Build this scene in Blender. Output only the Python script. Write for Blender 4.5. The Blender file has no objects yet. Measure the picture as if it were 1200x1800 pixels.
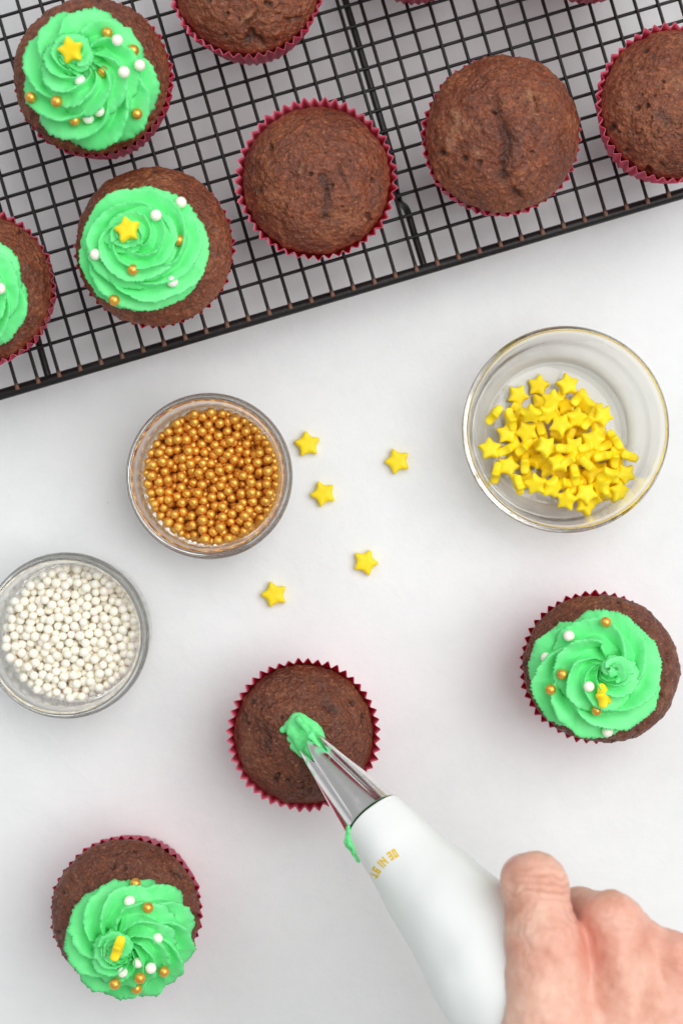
import bpy, math, random
import numpy as np
from mathutils import Vector, Matrix
from mathutils.bvhtree import BVHTree

S = bpy.context.scene
C = S.collection
PI = math.pi

# ------------------------------------------------------------------ camera, light
H = 0.78                       # camera height above the table (m)
F = 2918.0                     # focal length in photo pixels (1800 px tall photo)
cam = bpy.data.cameras.new('camera')
camo = bpy.data.objects.new('camera', cam); C.objects.link(camo)
camo.location = (0, 0, H)
cam.sensor_fit = 'VERTICAL'; cam.sensor_height = 36.0; cam.lens = 36.0 * F / 1800.0
cam.clip_start = 0.02; cam.clip_end = 20
cam.dof.use_dof = True; cam.dof.focus_distance = 0.720; cam.dof.aperture_fstop = 8.0
S.camera = camo

W = bpy.data.worlds.new('World'); S.world = W; W.use_nodes = True
bg = W.node_tree.nodes['Background']
bg.inputs['Color'].default_value = (0.98, 0.99, 1.0, 1)
bg.inputs['Strength'].default_value = 0.37

def area(name, loc, target, size, power, col):
    l = bpy.data.lights.new(name, 'AREA'); l.shape = 'RECTANGLE'
    l.size, l.size_y = size; l.energy = power; l.color = col
    o = bpy.data.objects.new(name, l); C.objects.link(o)
    o.location = loc
    o.rotation_euler = (Vector(target) - Vector(loc)).to_track_quat('-Z', 'Y').to_euler()
    return o
area('window_light', (0.70, 0.30, 1.42), (0.0, 0.0, 0.0), (1.6, 1.4), 23.0, (1.0, 0.99, 0.98))
area('fill_light', (-0.75, 0.85, 1.15), (0.0, 0.0, 0.0), (1.2, 1.2), 5.0, (0.98, 0.99, 1.0))

S.view_settings.view_transform = 'Standard'; S.view_settings.look = 'None'
S.view_settings.exposure = 0.12; S.view_settings.gamma = 1.0
S.render.film_transparent = False
cy = S.cycles
cy.use_denoising = True
cy.max_bounces = 26; cy.diffuse_bounces = 9; cy.glossy_bounces = 16
cy.transmission_bounces = 22; cy.transparent_max_bounces = 12
cy.caustics_refractive = True; cy.caustics_reflective = True
cy.blur_glossy = 0.4; cy.sample_clamp_indirect = 6.0

# ------------------------------------------------------------------ helpers
def sc(z): return F / (H - z)
def P(u, v, z):
    """photo pixel (1200x1800) at height z -> world point"""
    s = sc(z)
    return Vector(((u - 600.0) / s, (900.0 - v) / s, z))
def ray(u, v):
    d = P(u, v, 0.0) - Vector((0, 0, H)); d.normalize()
    return Vector((0, 0, H)), d

def _hash(ix, iy, iz, seed):
    n = (ix.astype(np.int64) * 374761393 + iy.astype(np.int64) * 668265263
         + iz.astype(np.int64) * 2147483647 + seed * 974711) & 0x7fffffff
    n = ((n ^ (n >> 13)) * 1274126177) & 0x7fffffff
    n = ((n ^ (n >> 15)) * 668265263) & 0x7fffffff
    n = n ^ (n >> 16)
    return (n & 0xffff) / 32767.5 - 1.0
def noise(p, seed=0):
    """value noise, p (N,3), about -1..1"""
    i = np.floor(p).astype(np.int64); f = p - i
    f = f * f * f * (f * (f * 6 - 15) + 10)
    x, y, z = i[:, 0], i[:, 1], i[:, 2]; fx, fy, fz = f[:, 0], f[:, 1], f[:, 2]
    out = 0
    for dx in (0, 1):
        wx = fx if dx else 1 - fx
        for dy in (0, 1):
            wy = fy if dy else 1 - fy
            for dz in (0, 1):
                wz = fz if dz else 1 - fz
                out = out + wx * wy * wz * _hash(x + dx, y + dy, z + dz, seed)
    return out
def fbm(p, seed=0, o=3):
    a, t, n = 1.0, 0.0, 0.0
    for k in range(o):
        t = t + a * noise(p * (2.03 ** k) + 17.3 * k, seed + k); n += a; a *= 0.5
    return t / n * 1.5

def mesh_from(name, V, faces, mats, smooth=True, midx=None, attr=None):
    me = bpy.data.meshes.new(name)
    if isinstance(V, np.ndarray): V = V.tolist()
    if isinstance(faces, np.ndarray): faces = faces.tolist()
    me.from_pydata(V, [], faces); 
    for m in (mats if isinstance(mats, (list, tuple)) else [mats]): me.materials.append(m)
    if midx is not None: me.polygons.foreach_set('material_index', np.asarray(midx, dtype=np.int32))
    if smooth: me.polygons.foreach_set('use_smooth', np.ones(len(me.polygons), dtype=bool))
    for k, a in (attr or {}).items():
        at = me.attributes.new(k, 'FLOAT', 'POINT'); at.data.foreach_set('value', np.asarray(a, dtype=np.float32))
    me.update()
    return me
def put(name, me, parent=None, loc=(0, 0, 0), rot=None):
    o = bpy.data.objects.new(name, me); C.objects.link(o)
    if parent is not None: o.parent = parent
    o.location = loc
    if rot is not None: o.rotation_euler = rot
    return o
def tag(o, label=None, cat=None, group=None, kind=None):
    if label: o['label'] = label
    if cat: o['category'] = cat
    if group: o['group'] = group
    if kind: o['kind'] = kind
    return o
def thing(name, label, cat, loc=(0, 0, 0), group=None):
    o = bpy.data.objects.new(name, None); C.objects.link(o); o.location = loc
    o.empty_display_size = 0.01
    return tag(o, label, cat, group)

def grid_faces(nr, nt, closed=True, flip=False):
    """quads of an nr x nt vertex grid (index i*nt+j), closed along j"""
    i = np.arange(nr - 1)[:, None]; j = np.arange(nt if closed else nt - 1)[None, :]
    j2 = (j + 1) % nt
    q = np.stack([i * nt + j + 0 * i, i * nt + j2, (i + 1) * nt + j2, (i + 1) * nt + j], -1).reshape(-1, 4)
    return q[:, ::-1] if flip else q
def lathe(name, prof, mat, nt=96, closed_profile=True):
    prof = np.array(prof); n = len(prof)
    th = np.linspace(0, 2 * PI, nt, endpoint=False)
    V = np.stack([prof[:, 0][:, None] * np.cos(th), prof[:, 0][:, None] * np.sin(th),
                  prof[:, 1][:, None] + 0 * th], -1).reshape(-1, 3)
    Fs = grid_faces(n, nt).tolist()
    # caps at the axis
    Fs.append(list(range(nt))[::-1]); Fs.append([(n - 1) * nt + k for k in range(nt)])
    return mesh_from(name, V, Fs, mat)
def smooth_curve(pts, n=8):
    """Catmull-Rom through 2D/3D points"""
    pts = [np.array(p, float) for p in pts]
    pts = [2 * pts[0] - pts[1]] + pts + [2 * pts[-1] - pts[-2]]
    out = []
    for k in range(1, len(pts) - 2):
        a, b, c, d = pts[k - 1:k + 3]
        for t in np.linspace(0, 1, n, endpoint=False):
            out.append(0.5 * ((2 * b) + (c - a) * t + (2 * a - 5 * b + 4 * c - d) * t * t + (3 * b - a - 3 * c + d) * t ** 3))
    out.append(pts[-2])
    return np.array(out)
def tube(pts, r, nt=10, cap=True):
    pts = np.array(pts, float); n = len(pts)
    r = np.full(n, r) if np.isscalar(r) else np.array(r)
    T = np.gradient(pts, axis=0); T /= np.linalg.norm(T, axis=1)[:, None]
    up = np.array([0, 0, 1.0]) if abs(T[0, 2]) < 0.9 else np.array([1.0, 0, 0])
    N = np.cross(T, up); N /= np.linalg.norm(N, axis=1)[:, None]
    B = np.cross(N, T)
    th = np.linspace(0, 2 * PI, nt, endpoint=False)
    V = pts[:, None] + r[:, None, None] * (np.cos(th)[None, :, None] * N[:, None] + np.sin(th)[None, :, None] * B[:, None])
    V = V.reshape(-1, 3); Fs = grid_faces(n, nt, flip=True).tolist()
    if cap:
        Fs.append(list(range(nt))); Fs.append([(n - 1) * nt + k for k in range(nt)][::-1])
    return V, Fs

def surface_nets(f, o, h):
    """isosurface f=0 (inside negative) of a regular grid -> verts, quads"""
    nx, ny, nz = f.shape
    ins = f < 0
    corners = [(dx, dy, dz) for dx in (0, 1) for dy in (0, 1) for dz in (0, 1)]
    def cc(a, c): return a[c[0]:nx - 1 + c[0], c[1]:ny - 1 + c[1], c[2]:nz - 1 + c[2]]
    cnt = sum(cc(ins, c).astype(np.int8) for c in corners)
    act = (cnt > 0) & (cnt < 8)
    idx = np.argwhere(act); n = len(idx)
    ids = np.full(act.shape, -1, np.int64); ids[act] = np.arange(n)
    acc = np.zeros((n, 3)); m = np.zeros(n)
    for a in corners:
        for ax in range(3):
            if a[ax]: continue
            b = list(a); b[ax] = 1
            fa = f[idx[:, 0] + a[0], idx[:, 1] + a[1], idx[:, 2] + a[2]]
            fb = f[idx[:, 0] + b[0], idx[:, 1] + b[1], idx[:, 2] + b[2]]
            cr = (fa < 0) != (fb < 0)
            t = np.where(cr, fa / np.where(cr, fa - fb, 1), 0)
            p = np.array(a, float)[None] + t[:, None] * (np.array(b) - np.array(a))[None]
            acc += p * cr[:, None]; m += cr
    V = (idx + acc / m[:, None]) * h + np.array(o)
    quads = []
    for ax in range(3):
        u, w = (ax + 1) % 3, (ax + 2) % 3
        sl = [slice(None)] * 3; sl[ax] = slice(0, -1); s2 = list(sl); s2[ax] = slice(1, None)
        ch = ins[tuple(sl)] != ins[tuple(s2)]
        e = np.argwhere(ch)
        e = e[(e[:, u] > 0) & (e[:, w] > 0) & (e[:, u] < f.shape[u] - 1) & (e[:, w] < f.shape[w] - 1)]
        def g(du, dw):
            q = e.copy(); q[:, u] -= du; q[:, w] -= dw
            return ids[q[:, 0], q[:, 1], q[:, 2]]
        q = np.stack([g(1, 1), g(0, 1), g(0, 0), g(1, 0)], -1)
        fl = ~ins[e[:, 0], e[:, 1], e[:, 2]]
        q[fl] = q[fl][:, ::-1]
        quads.append(q)
    Q = np.concatenate(quads)
    return V, Q[(Q >= 0).all(1)]
def smin(a, b, k):
    h = np.clip(np.float32(0.5) + np.float32(0.5 / k) * (b - a), 0, 1)
    k = np.float32(k); return b * (1 - h) + a * h - k * h * (1 - h)
def cone_sdf(G, a, b, r1, r2):
    a = np.array(a, np.float32); ba = np.array(b, np.float32) - a; r1 = np.float32(r1); r2 = np.float32(r2)
    pa = [G[i] - a[i] for i in range(3)]
    t = np.clip(sum(pa[i] * ba[i] for i in range(3)) / max(1e-12, ba @ ba), 0, 1)
    d = np.sqrt(sum((pa[i] - t * ba[i]) ** 2 for i in range(3)))
    return d - (r1 + (r2 - r1) * t)
def make_grid(lo, hi, h):
    ax = [np.arange(lo[i], hi[i] + h, h, dtype=np.float32) for i in range(3)]
    return np.meshgrid(*ax, indexing='ij')

# ------------------------------------------------------------------ materials
class N:
    def __init__(s, name):
        s.m = bpy.data.materials.new(name); s.m.use_nodes = True
        s.t = s.m.node_tree; s.b = s.t.nodes['Principled BSDF']
    def new(s, typ, **kw):
        n = s.t.nodes.new(typ)
        for k, v in kw.items():
            if k in n.inputs: n.inputs[k].default_value = v
            else: setattr(n, k, v)
        return n
    def link(s, a, b): s.t.links.new(a, b)
    def set(s, **kw):
        for k, v in kw.items():
            k = k.replace('_', ' ')
            s.b.inputs[k].default_value = (*v, 1) if isinstance(v, tuple) and len(v) == 3 and 'Radius' not in k else v
        return s
    def coords(s, rnd=True):
        tc = s.new('ShaderNodeTexCoord')
        if not rnd: return tc.outputs['Object']
        oi = s.new('ShaderNodeObjectInfo')
        ad = s.new('ShaderNodeVectorMath', operation='ADD')
        s.link(tc.outputs['Object'], ad.inputs[0]); s.link(oi.outputs['Random'], ad.inputs[1])
        return ad.outputs[0]
    def noise(s, co, scale, detail=3.0, rough=0.55, dist=0.0):
        n = s.new('ShaderNodeTexNoise'); n.inputs['Scale'].default_value = scale
        n.inputs['Detail'].default_value = detail; n.inputs['Roughness'].default_value = rough
        n.inputs['Distortion'].default_value = dist
        s.link(co, n.inputs['Vector']); return n.outputs['Fac']
    def ramp(s, fac, stops):
        r = s.new('ShaderNodeValToRGB'); e = r.color_ramp.elements
        e[0].position, e[0].color = stops[0][0], (*stops[0][1], 1)
        e[1].position, e[1].color = stops[-1][0], (*stops[-1][1], 1)
        for p, c in stops[1:-1]:
            q = e.new(p); q.color = (*c, 1)
        s.link(fac, r.inputs['Fac']); return r.outputs['Color']
    def mix(s, fac, a, b, mode='MIX'):
        n = s.new('ShaderNodeMix', data_type='RGBA', blend_type=mode)
        for sock, v in ((n.inputs[0], fac), (n.inputs[6], a), (n.inputs[7], b)):
            if isinstance(v, (int, float)): sock.default_value = v
            elif isinstance(v, tuple): sock.default_value = (*v, 1)
            else: s.link(v, sock)
        return n.outputs[2]
    def math(s, op, a, b=0.0, clamp=False):
        n = s.new('ShaderNodeMath', operation=op); n.use_clamp = clamp
        for sock, v in ((n.inputs[0], a), (n.inputs[1], b)):
            if isinstance(v, (int, float)): sock.default_value = v
            else: s.link(v, sock)
        return n.outputs[0]
    def attr(s, name):
        n = s.new('ShaderNodeAttribute', attribute_name=name); return n.outputs['Fac']
    def bump(s, h, dist, strength=1.0, prev=None):
        n = s.new('ShaderNodeBump'); n.inputs['Distance'].default_value = dist
        n.inputs['Strength'].default_value = strength
        s.link(h, n.inputs['Height'])
        if prev is not None: s.link(prev, n.inputs['Normal'])
        return n.outputs['Normal']
    def base(s, c): s.link(c, s.b.inputs['Base Color'])
    def normal(s, n): s.link(n, s.b.inputs['Normal'])

def mat_table():
    k = N('painted_plaster'); co = k.coords(False)
    a = k.noise(co, 14, 5, 0.6, 0.6); b = k.noise(co, 75, 6, 0.65, 0.3)
    c = k.ramp(k.math('ADD', k.math('MULTIPLY', a, 0.55), k.math('MULTIPLY', b, 0.45)),
               [(0.3, (0.75, 0.775, 0.782)), (0.5, (0.785, 0.81, 0.814)), (0.7, (0.815, 0.835, 0.838))])
    v = k.new('ShaderNodeTexVoronoi'); v.inputs['Scale'].default_value = 55; k.link(co, v.inputs['Vector'])
    sp = k.math('LESS_THAN', v.outputs['Distance'], 0.035)
    gate = k.math('GREATER_THAN', k.noise(co, 23, 2), 0.6)
    c = k.mix(k.math('MULTIPLY', k.math('MULTIPLY', sp, gate), 0.3), c, (0.5, 0.49, 0.5))
    k.base(c); k.set(Roughness=0.55)
    k.b.inputs['Specular IOR Level'].default_value = 0.3
    k.normal(k.bump(b, 0.0010, 0.35, k.bump(k.noise(co, 260, 4), 0.0003, 0.3)))
    return k.m
def mat_cake(dark=1.0):
    k = N('chocolate_sponge'); co = k.coords()
    a = k.noise(co, 55, 4, 0.6, 0.5); b = k.noise(co, 320, 4, 0.65)
    d = dark
    c = k.ramp(a, [(0.30, (0.140 * d, 0.034 * d, 0.013 * d)), (0.48, (0.268 * d, 0.066 * d, 0.0215 * d)),
                   (0.62, (0.33 * d, 0.097 * d, 0.034 * d)), (0.75, (0.43 * d, 0.152 * d, 0.056 * d))])
    f = k.noise(co, 620, 3, 0.6, 0.4)
    c = k.mix(k.ramp(b, [(0.36, (0, 0, 0)), (0.62, (1, 1, 1))]), k.mix(0.6, c, (0.085, 0.022, 0.011)), c)
    c = k.mix(k.ramp(f, [(0.40, (0, 0, 0)), (0.58, (1, 1, 1))]), k.mix(0.5, c, (0.085, 0.027, 0.016)), c)
    c = k.mix(k.ramp(f, [(0.60, (0, 0, 0)), (0.74, (0.7, 0.7, 0.7))]), c, (0.42, 0.20, 0.115))
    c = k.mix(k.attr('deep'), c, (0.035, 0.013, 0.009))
    c = k.mix(k.attr('pale'), c, (0.36, 0.17, 0.085))
    k.base(c)
    rg = k.ramp(k.noise(co, 90, 3), [(0.35, (0.30, 0.30, 0.30)), (0.65, (0.50, 0.50, 0.50))])
    k.link(rg, k.b.inputs['Roughness']); k.b.inputs['Specular IOR Level'].default_value = 0.45
    k.b.inputs['Coat Weight'].default_value = 0.07; k.b.inputs['Coat Roughness'].default_value = 0.28
    n1 = k.bump(f, 0.0016, 0.9)
    n2 = k.bump(b, 0.0013, 0.6, n1)
    k.normal(n2); return k.m
def mat_liner(inner=False):
    k = N('liner_paper_inside' if inner else 'liner_paper')
    col = (0.84, 0.20, 0.30) if inner else (0.72, 0.022, 0.13)
    k.set(Base_Color=col, Roughness=0.55 if inner else 0.42)
    tr = k.new('ShaderNodeBsdfTranslucent'); tr.inputs['Color'].default_value = (0.88, 0.06, 0.17, 1)
    mx = k.new('ShaderNodeMixShader'); mx.inputs[0].default_value = 0.35
    k.link(k.b.outputs[0], mx.inputs[1]); k.link(tr.outputs[0], mx.inputs[2])
    k.link(mx.outputs[0], k.t.nodes['Material Output'].inputs['Surface'])
    return k.m
def mat_frost():
    k = N('buttercream'); co = k.coords()
    c = k.ramp(k.noise(co, 60, 3), [(0.3, (0.13, 0.80, 0.245)), (0.7, (0.19, 0.85, 0.315))])
    k.base(c); k.set(Roughness=0.42)
    k.b.inputs['Specular IOR Level'].default_value = 0.35
    n = k.bump(k.noise(co, 1300, 3), 0.0003, 0.35)
    k.normal(k.bump(k.noise(co, 330, 3), 0.0006, 0.3, n)); return k.m
def mat_simple(name, col, rough, metal=0.0, spec=0.5, **kw):
    k = N(name); k.set(Base_Color=col, Roughness=rough, Metallic=metal)
    k.b.inputs['Specular IOR Level'].default_value = spec
    for a, v in kw.items(): k.b.inputs[a.replace('_', ' ')].default_value = v
    return k
def mat_gold():
    k = N('gold_sugar'); co = k.coords()
    c = k.ramp(k.noise(co, 500, 2), [(0.3, (0.80, 0.385, 0.055)), (0.7, (0.89, 0.48, 0.095))])
    k.base(c); k.set(Metallic=0.7, Roughness=0.36); return k.m
def mat_pearl():
    k = N('pearl_sugar'); k.set(Base_Color=(0.99, 0.93, 0.81), Roughness=0.22)
    k.b.inputs['Coat Weight'].default_value = 0.3; k.b.inputs['Coat Roughness'].default_value = 0.15
    k.b.inputs['Subsurface Weight'].default_value = 0.4
    k.b.inputs['Subsurface Radius'].default_value = (0.003, 0.002, 0.001); k.b.inputs['Subsurface Scale'].default_value = 1.0
    return k.m
def mat_star():
    k = N('yellow_candy'); co = k.coords()
    c = k.ramp(k.noise(co, 220, 3), [(0.3, (0.95, 0.71, 0.010)), (0.7, (0.97, 0.79, 0.022))])
    k.base(c); k.set(Roughness=0.48)
    k.b.inputs['Specular IOR Level'].default_value = 0.35
    k.normal(k.bump(k.noise(co, 900, 2), 0.0002, 0.4)); return k.m
def mat_glass(name, col):
    k = N(name); k.set(Base_Color=col, Roughness=0.0, IOR=1.48)
    k.b.inputs['Transmission Weight'].default_value = 1.0
    return k.m
def mat_rack():
    k = N('black_coated_wire')
    k.base(k.mix(k.attr('wear'), (0.009, 0.008, 0.008), (0.24, 0.12, 0.08)))
    k.set(Roughness=0.42); co = k.coords(); k.b.inputs['Specular IOR Level'].default_value = 0.35
    k.normal(k.bump(k.noise(co, 500, 3), 0.0004, 0.3)); return k.m
def mat_steel():
    k = N('polished_steel')
    g = (0.105, 0.80, 0.30)
    k.base(k.mix(k.attr('smear'), (0.86, 0.85, 0.84), g))
    k.link(k.math('SUBTRACT', 1.0, k.attr('smear')), k.b.inputs['Metallic'])
    co = k.coords(False)
    k.link(k.ramp(k.noise(co, 300, 3), [(0.3, (0.12, 0.12, 0.12)), (0.7, (0.20, 0.20, 0.20))]), k.b.inputs['Roughness'])
    return k.m
def mat_bag():
    k = N('coated_bag_cloth'); co = k.coords(False)
    k.set(Base_Color=(0.875, 0.905, 0.893), Roughness=0.40)
    k.normal(k.bump(k.noise(co, 40, 3), 0.0012, 0.25)); return k.m
def mat_skin():
    k = N('skin'); co = k.coords(False)
    a = k.noise(co, 70, 4, 0.6)
    c = k.ramp(a, [(0.32, (0.62, 0.315, 0.225)), (0.5, (0.74, 0.435, 0.33)), (0.68, (0.80, 0.525, 0.415))])
    c = k.mix(k.math('MULTIPLY', k.attr('red'), 0.75), c, (0.68, 0.245, 0.18))
    c = k.mix(k.math('MULTIPLY', k.attr('crease'), 0.7), c, (0.45, 0.18, 0.115))
    k.base(c); k.set(Roughness=0.46)
    k.b.inputs['Specular IOR Level'].default_value = 0.4
    k.b.inputs['Subsurface Weight'].default_value = 0.35
    k.b.inputs['Subsurface Radius'].default_value = (0.006, 0.0022, 0.0011); k.b.inputs['Subsurface Scale'].default_value = 1.0
    v = k.new('ShaderNodeTexVoronoi', feature='DISTANCE_TO_EDGE'); v.inputs['Scale'].default_value = 700
    k.link(co, v.inputs['Vector'])
    n = k.bump(v.outputs['Distance'], 0.0003, 0.5)
    k.normal(k.bump(k.noise(co, 230, 4), 0.0010, 0.45, n)); return k.m

M_TABLE = mat_table(); M_CAKE = mat_cake(1.0); M_CAKE_DARK = mat_cake(0.72)
M_LIN, M_LIN_IN = mat_liner(), mat_liner(True)
M_FROST = mat_frost(); M_GOLD = mat_gold(); M_PEARL = mat_pearl(); M_STAR = mat_star()
M_JAR = mat_glass('jar_glass', (0.994, 0.995, 0.978)); M_BOWL = mat_glass('bowl_glass', (0.997, 0.985, 0.945))
M_RACK = mat_rack(); M_STEEL = mat_steel(); M_BAG = mat_bag(); M_SKIN = mat_skin()
M_PRINT = mat_simple('yellow_print', (0.86, 0.58, 0.015), 0.5).m
M_NAIL = mat_simple('nail', (0.78, 0.45, 0.37), 0.25).m

# ------------------------------------------------------------------ table
def build_table():
    n = 60
    xs = np.linspace(-0.9, 0.9, n)
    X, Y = np.meshgrid(xs, xs, indexing='ij')
    V = np.stack([X, Y, 0 * X], -1).reshape(-1, 3)
    t = 0.03
    Fs = grid_faces(n, n, closed=False).tolist()
    me = mesh_from('tabletop', V, [f[::-1] for f in Fs], M_TABLE)
    if me.polygons[0].normal.z < 0: me.flip_normals()
    o = put('tabletop', me)
    tag(o, 'white painted plaster tabletop with faint brush marks', kind='structure')
build_table()

# ------------------------------------------------------------------ cooling rack
RA = math.radians(16.45)
RU = Vector((math.cos(RA), math.sin(RA), 0)); RV = Vector((-math.sin(RA), math.cos(RA), 0))
RIM_Z, RIM_R, WIRE_R = 0.0290, 0.0025, 0.00080
COL_Z = RIM_Z + RIM_R + WIRE_R * 0.7
ROW_Z = COL_Z - WIRE_R * 1.9
RACK_TOP = COL_Z + WIRE_R
PITCH = 0.00986
def build_rack():
    O = P(600, 517, RIM_Z); O.z = 0
    root = thing('cooling_rack', 'black wire cooling rack with a fine square grid, holding cupcakes', 'cooling rack', O)
    root.rotation_euler = (0, 0, RA)
    u0, u1, v0, v1 = -0.232, 0.218, 0.0, 0.262
    # outer frame with round corners
    rc = 0.016; pts = []
    for (cx, cy, a0) in ((u1 - rc, v0 + rc, -90), (u1 - rc, v1 - rc, 0), (u0 + rc, v1 - rc, 90), (u0 + rc, v0 + rc, 180)):
        for a in range(0, 91, 10):
            a_ = math.radians(a0 + a); pts.append((cx + rc * math.cos(a_), cy + rc * math.sin(a_)))
    full = []
    for k in range(len(pts)):
        p, q = np.array(pts[k]), np.array(pts[(k + 1) % len(pts)])
        m = max(1, int(np.linalg.norm(q - p) / 0.01))
        for t in range(m): full.append((*(p + (q - p) * t / m), RIM_Z))
    full = np.array(full); n = len(full); nt = 14
    T = np.roll(full, -1, 0) - np.roll(full, 1, 0); T /= np.linalg.norm(T, axis=1)[:, None]
    NN = np.cross(T, [0, 0, 1.0]); th = np.linspace(0, 2 * PI, nt, endpoint=False)
    V = full[:, None] + RIM_R * (np.cos(th)[None, :, None] * NN[:, None] + np.sin(th)[None, :, None] * np.array([0, 0, 1.0]))
    Fs = grid_faces(n, nt, flip=True).tolist()
    for j in range(nt): Fs.append([(n - 1) * nt + (j + 1) % nt, (n - 1) * nt + j, j, (j + 1) % nt][::-1])
    put('rim', mesh_from('rim', V.reshape(-1, 3), Fs, M_RACK, attr={'wear': np.zeros(n * nt)}), root)
    # columns (across the short side), welded on top of the rim
    m = 60
    ys = np.linspace(v0 - 0.0004, v1 + 0.0004, m)
    zz = np.full(m, COL_Z)
    Vc, Fc = tube(np.stack([0 * ys, ys, zz], -1), WIRE_R, 8)
    dist = np.minimum(np.abs(Vc[:, 1] - ys[0]), np.abs(ys[-1] - Vc[:, 1]))
    wear = np.clip(1.15 - dist / 0.0026, 0, 1)
    # tips: denser ends
    col_me = mesh_from('cross_wire', Vc, Fc, M_RACK, attr={'wear': wear})
    tip_y = np.concatenate([[v0 - 0.0004, v0 + 0.001, v0 + 0.002, v0 + 0.0032], np.linspace(v0 + 0.006, v1 - 0.006, 12), [v1 - 0.0032, v1 - 0.002, v1 - 0.001, v1 + 0.0004]])
    Vc, Fc = tube(np.stack([0 * tip_y, tip_y, 0 * tip_y + COL_Z], -1),
                  np.where((tip_y < v0 + 0.0025) | (tip_y > v1 - 0.0025), WIRE_R * 1.25, WIRE_R), 8)
    dist = np.minimum(Vc[:, 1] - tip_y[0], tip_y[-1] - Vc[:, 1])
    col_me = mesh_from('cross_wire', Vc, Fc, M_RACK, attr={'wear': np.clip(1.2 - dist / 0.0030, 0, 1)})
    ph = (P(622, 510, COL_Z) - P(600, 517, RIM_Z)).dot(RU)
    k0 = math.ceil((u0 + 0.006 - ph) / PITCH)
    u = ph + k0 * PITCH
    while u < u1 - 0.006:
        put('cross_wire', col_me, root, (u, 0, 0)); u += PITCH
    # rows (along the long side)
    xs = np.linspace(u0, u1, 24)
    Vr, Fr = tube(np.stack([xs, 0 * xs, 0 * xs + ROW_Z], -1), WIRE_R, 8)
    row_me = mesh_from('long_wire', Vr, Fr, M_RACK, attr={'wear': np.zeros(len(Vr))})
    vv = (P(720, 418, ROW_Z) - P(600, 517, RIM_Z)).dot(RV)
    while vv < v1 - 0.006:
        put('long_wire', row_me, root, (0, vv, 0)); vv += PITCH
    # thick bars under the grid; near both ends each dips to the table and makes the feet
    bz, br = ROW_Z - WIRE_R - 0.0016, 0.0016
    for (u_, v_) in ((743, 462), (86, 664)):
        ub = (P(u_, v_, bz) - P(600, 517, RIM_Z)).dot(RU)
        yy = [(0.0, bz + 0.0005), (0.018, bz - 0.001), (0.029, bz - 0.003), (0.0365, br + 0.0005), (0.0400, br + 0.0001), (0.0440, br + 0.0005), (0.0515, bz - 0.003), (0.062, bz)]
        pr = yy + [(v1 / 2, bz)] + [(v1 - a, b) for a, b in yy[::-1]]
        c = smooth_curve([(ub, a, b) for a, b in pr], 6)
        Vb, Fb = tube(c, br, 10)
        put('support_bar', mesh_from('support_bar', Vb, Fb, M_RACK, attr={'wear': np.zeros(len(Vb))}), root)
build_rack()

# ------------------------------------------------------------------ cupcakes
LINER_H, LINER_R = 0.042, 0.0332
def liner_mesh(seed, R=LINER_R, h=LINER_H, amp=0.00106, n=48):
    per = 8; nt = n * per; nz = 12
    th = np.linspace(0, 2 * PI, nt, endpoint=False)
    tri = np.arcsin(0.93 * np.sin(n * th)) / math.asin(0.93)
    rs = np.random.RandomState(seed)
    wob = np.interp(th, np.linspace(0, 2 * PI, n + 1), np.r_[rs.uniform(-1, 1, n), 0]) 
    V = []; 
    def layer(off):
        out = []
        for k in range(nz):
            t = k / (nz - 1)
            a = amp * (0.45 + 0.55 * t) * (1 + 0.25 * wob)
            r = 0.0255 + (R - 0.0255) * t ** 0.95 + a * tri + off + 0.0004 * wob * t
            z = h * t + (0.0007 * wob * (t > 0.95))
            out.append(np.stack([r * np.cos(th), r * np.sin(th), 0 * th + z], -1))
        return np.concatenate(out)
    A = layer(0.0); B = layer(-0.00018)
    V = np.concatenate([A, B]); m = len(A)
    Fa = grid_faces(nz, nt); Fb = grid_faces(nz, nt, flip=True) + m
    top = np.array([[(nz - 1) * nt + j, (nz - 1) * nt + (j + 1) % nt, m + (nz - 1) * nt + (j + 1) % nt, m + (nz - 1) * nt + j] for j in range(nt)])
    Fs = Fa.tolist() + Fb.tolist() + top.tolist() + [list(range(nt))[::-1]]
    mi = [0] * len(Fa) + [1] * len(Fb) + [1] * len(top) + [0]
    return mesh_from('paper_liner', V, Fs, [M_LIN, M_LIN_IN], midx=mi)

class Cake:
    """one cupcake: dome shape in local coordinates of its base"""
    def __init__(s, px, z0, Rd, Hd, shift=(0, 0), zr=None, power=0.62):
        # px: centre of the liner rim in the photo
        s.c = P(px[0], px[1], z0 + LINER_H); s.c.z = z0 + 0.0003
        s.Rd, s.Hd, s.shift = Rd, Hd, shift
        s.zr = LINER_H + 0.001 if zr is None else zr
        s.pw = power
    def domez(s, x, y):
        q = np.minimum(np.hypot(x - s.shift[0], y - s.shift[1]) / s.Rd, 0.999)
        return s.zr + s.Hd * np.sqrt(1 - q * q) ** (2 * s.pw)

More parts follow.
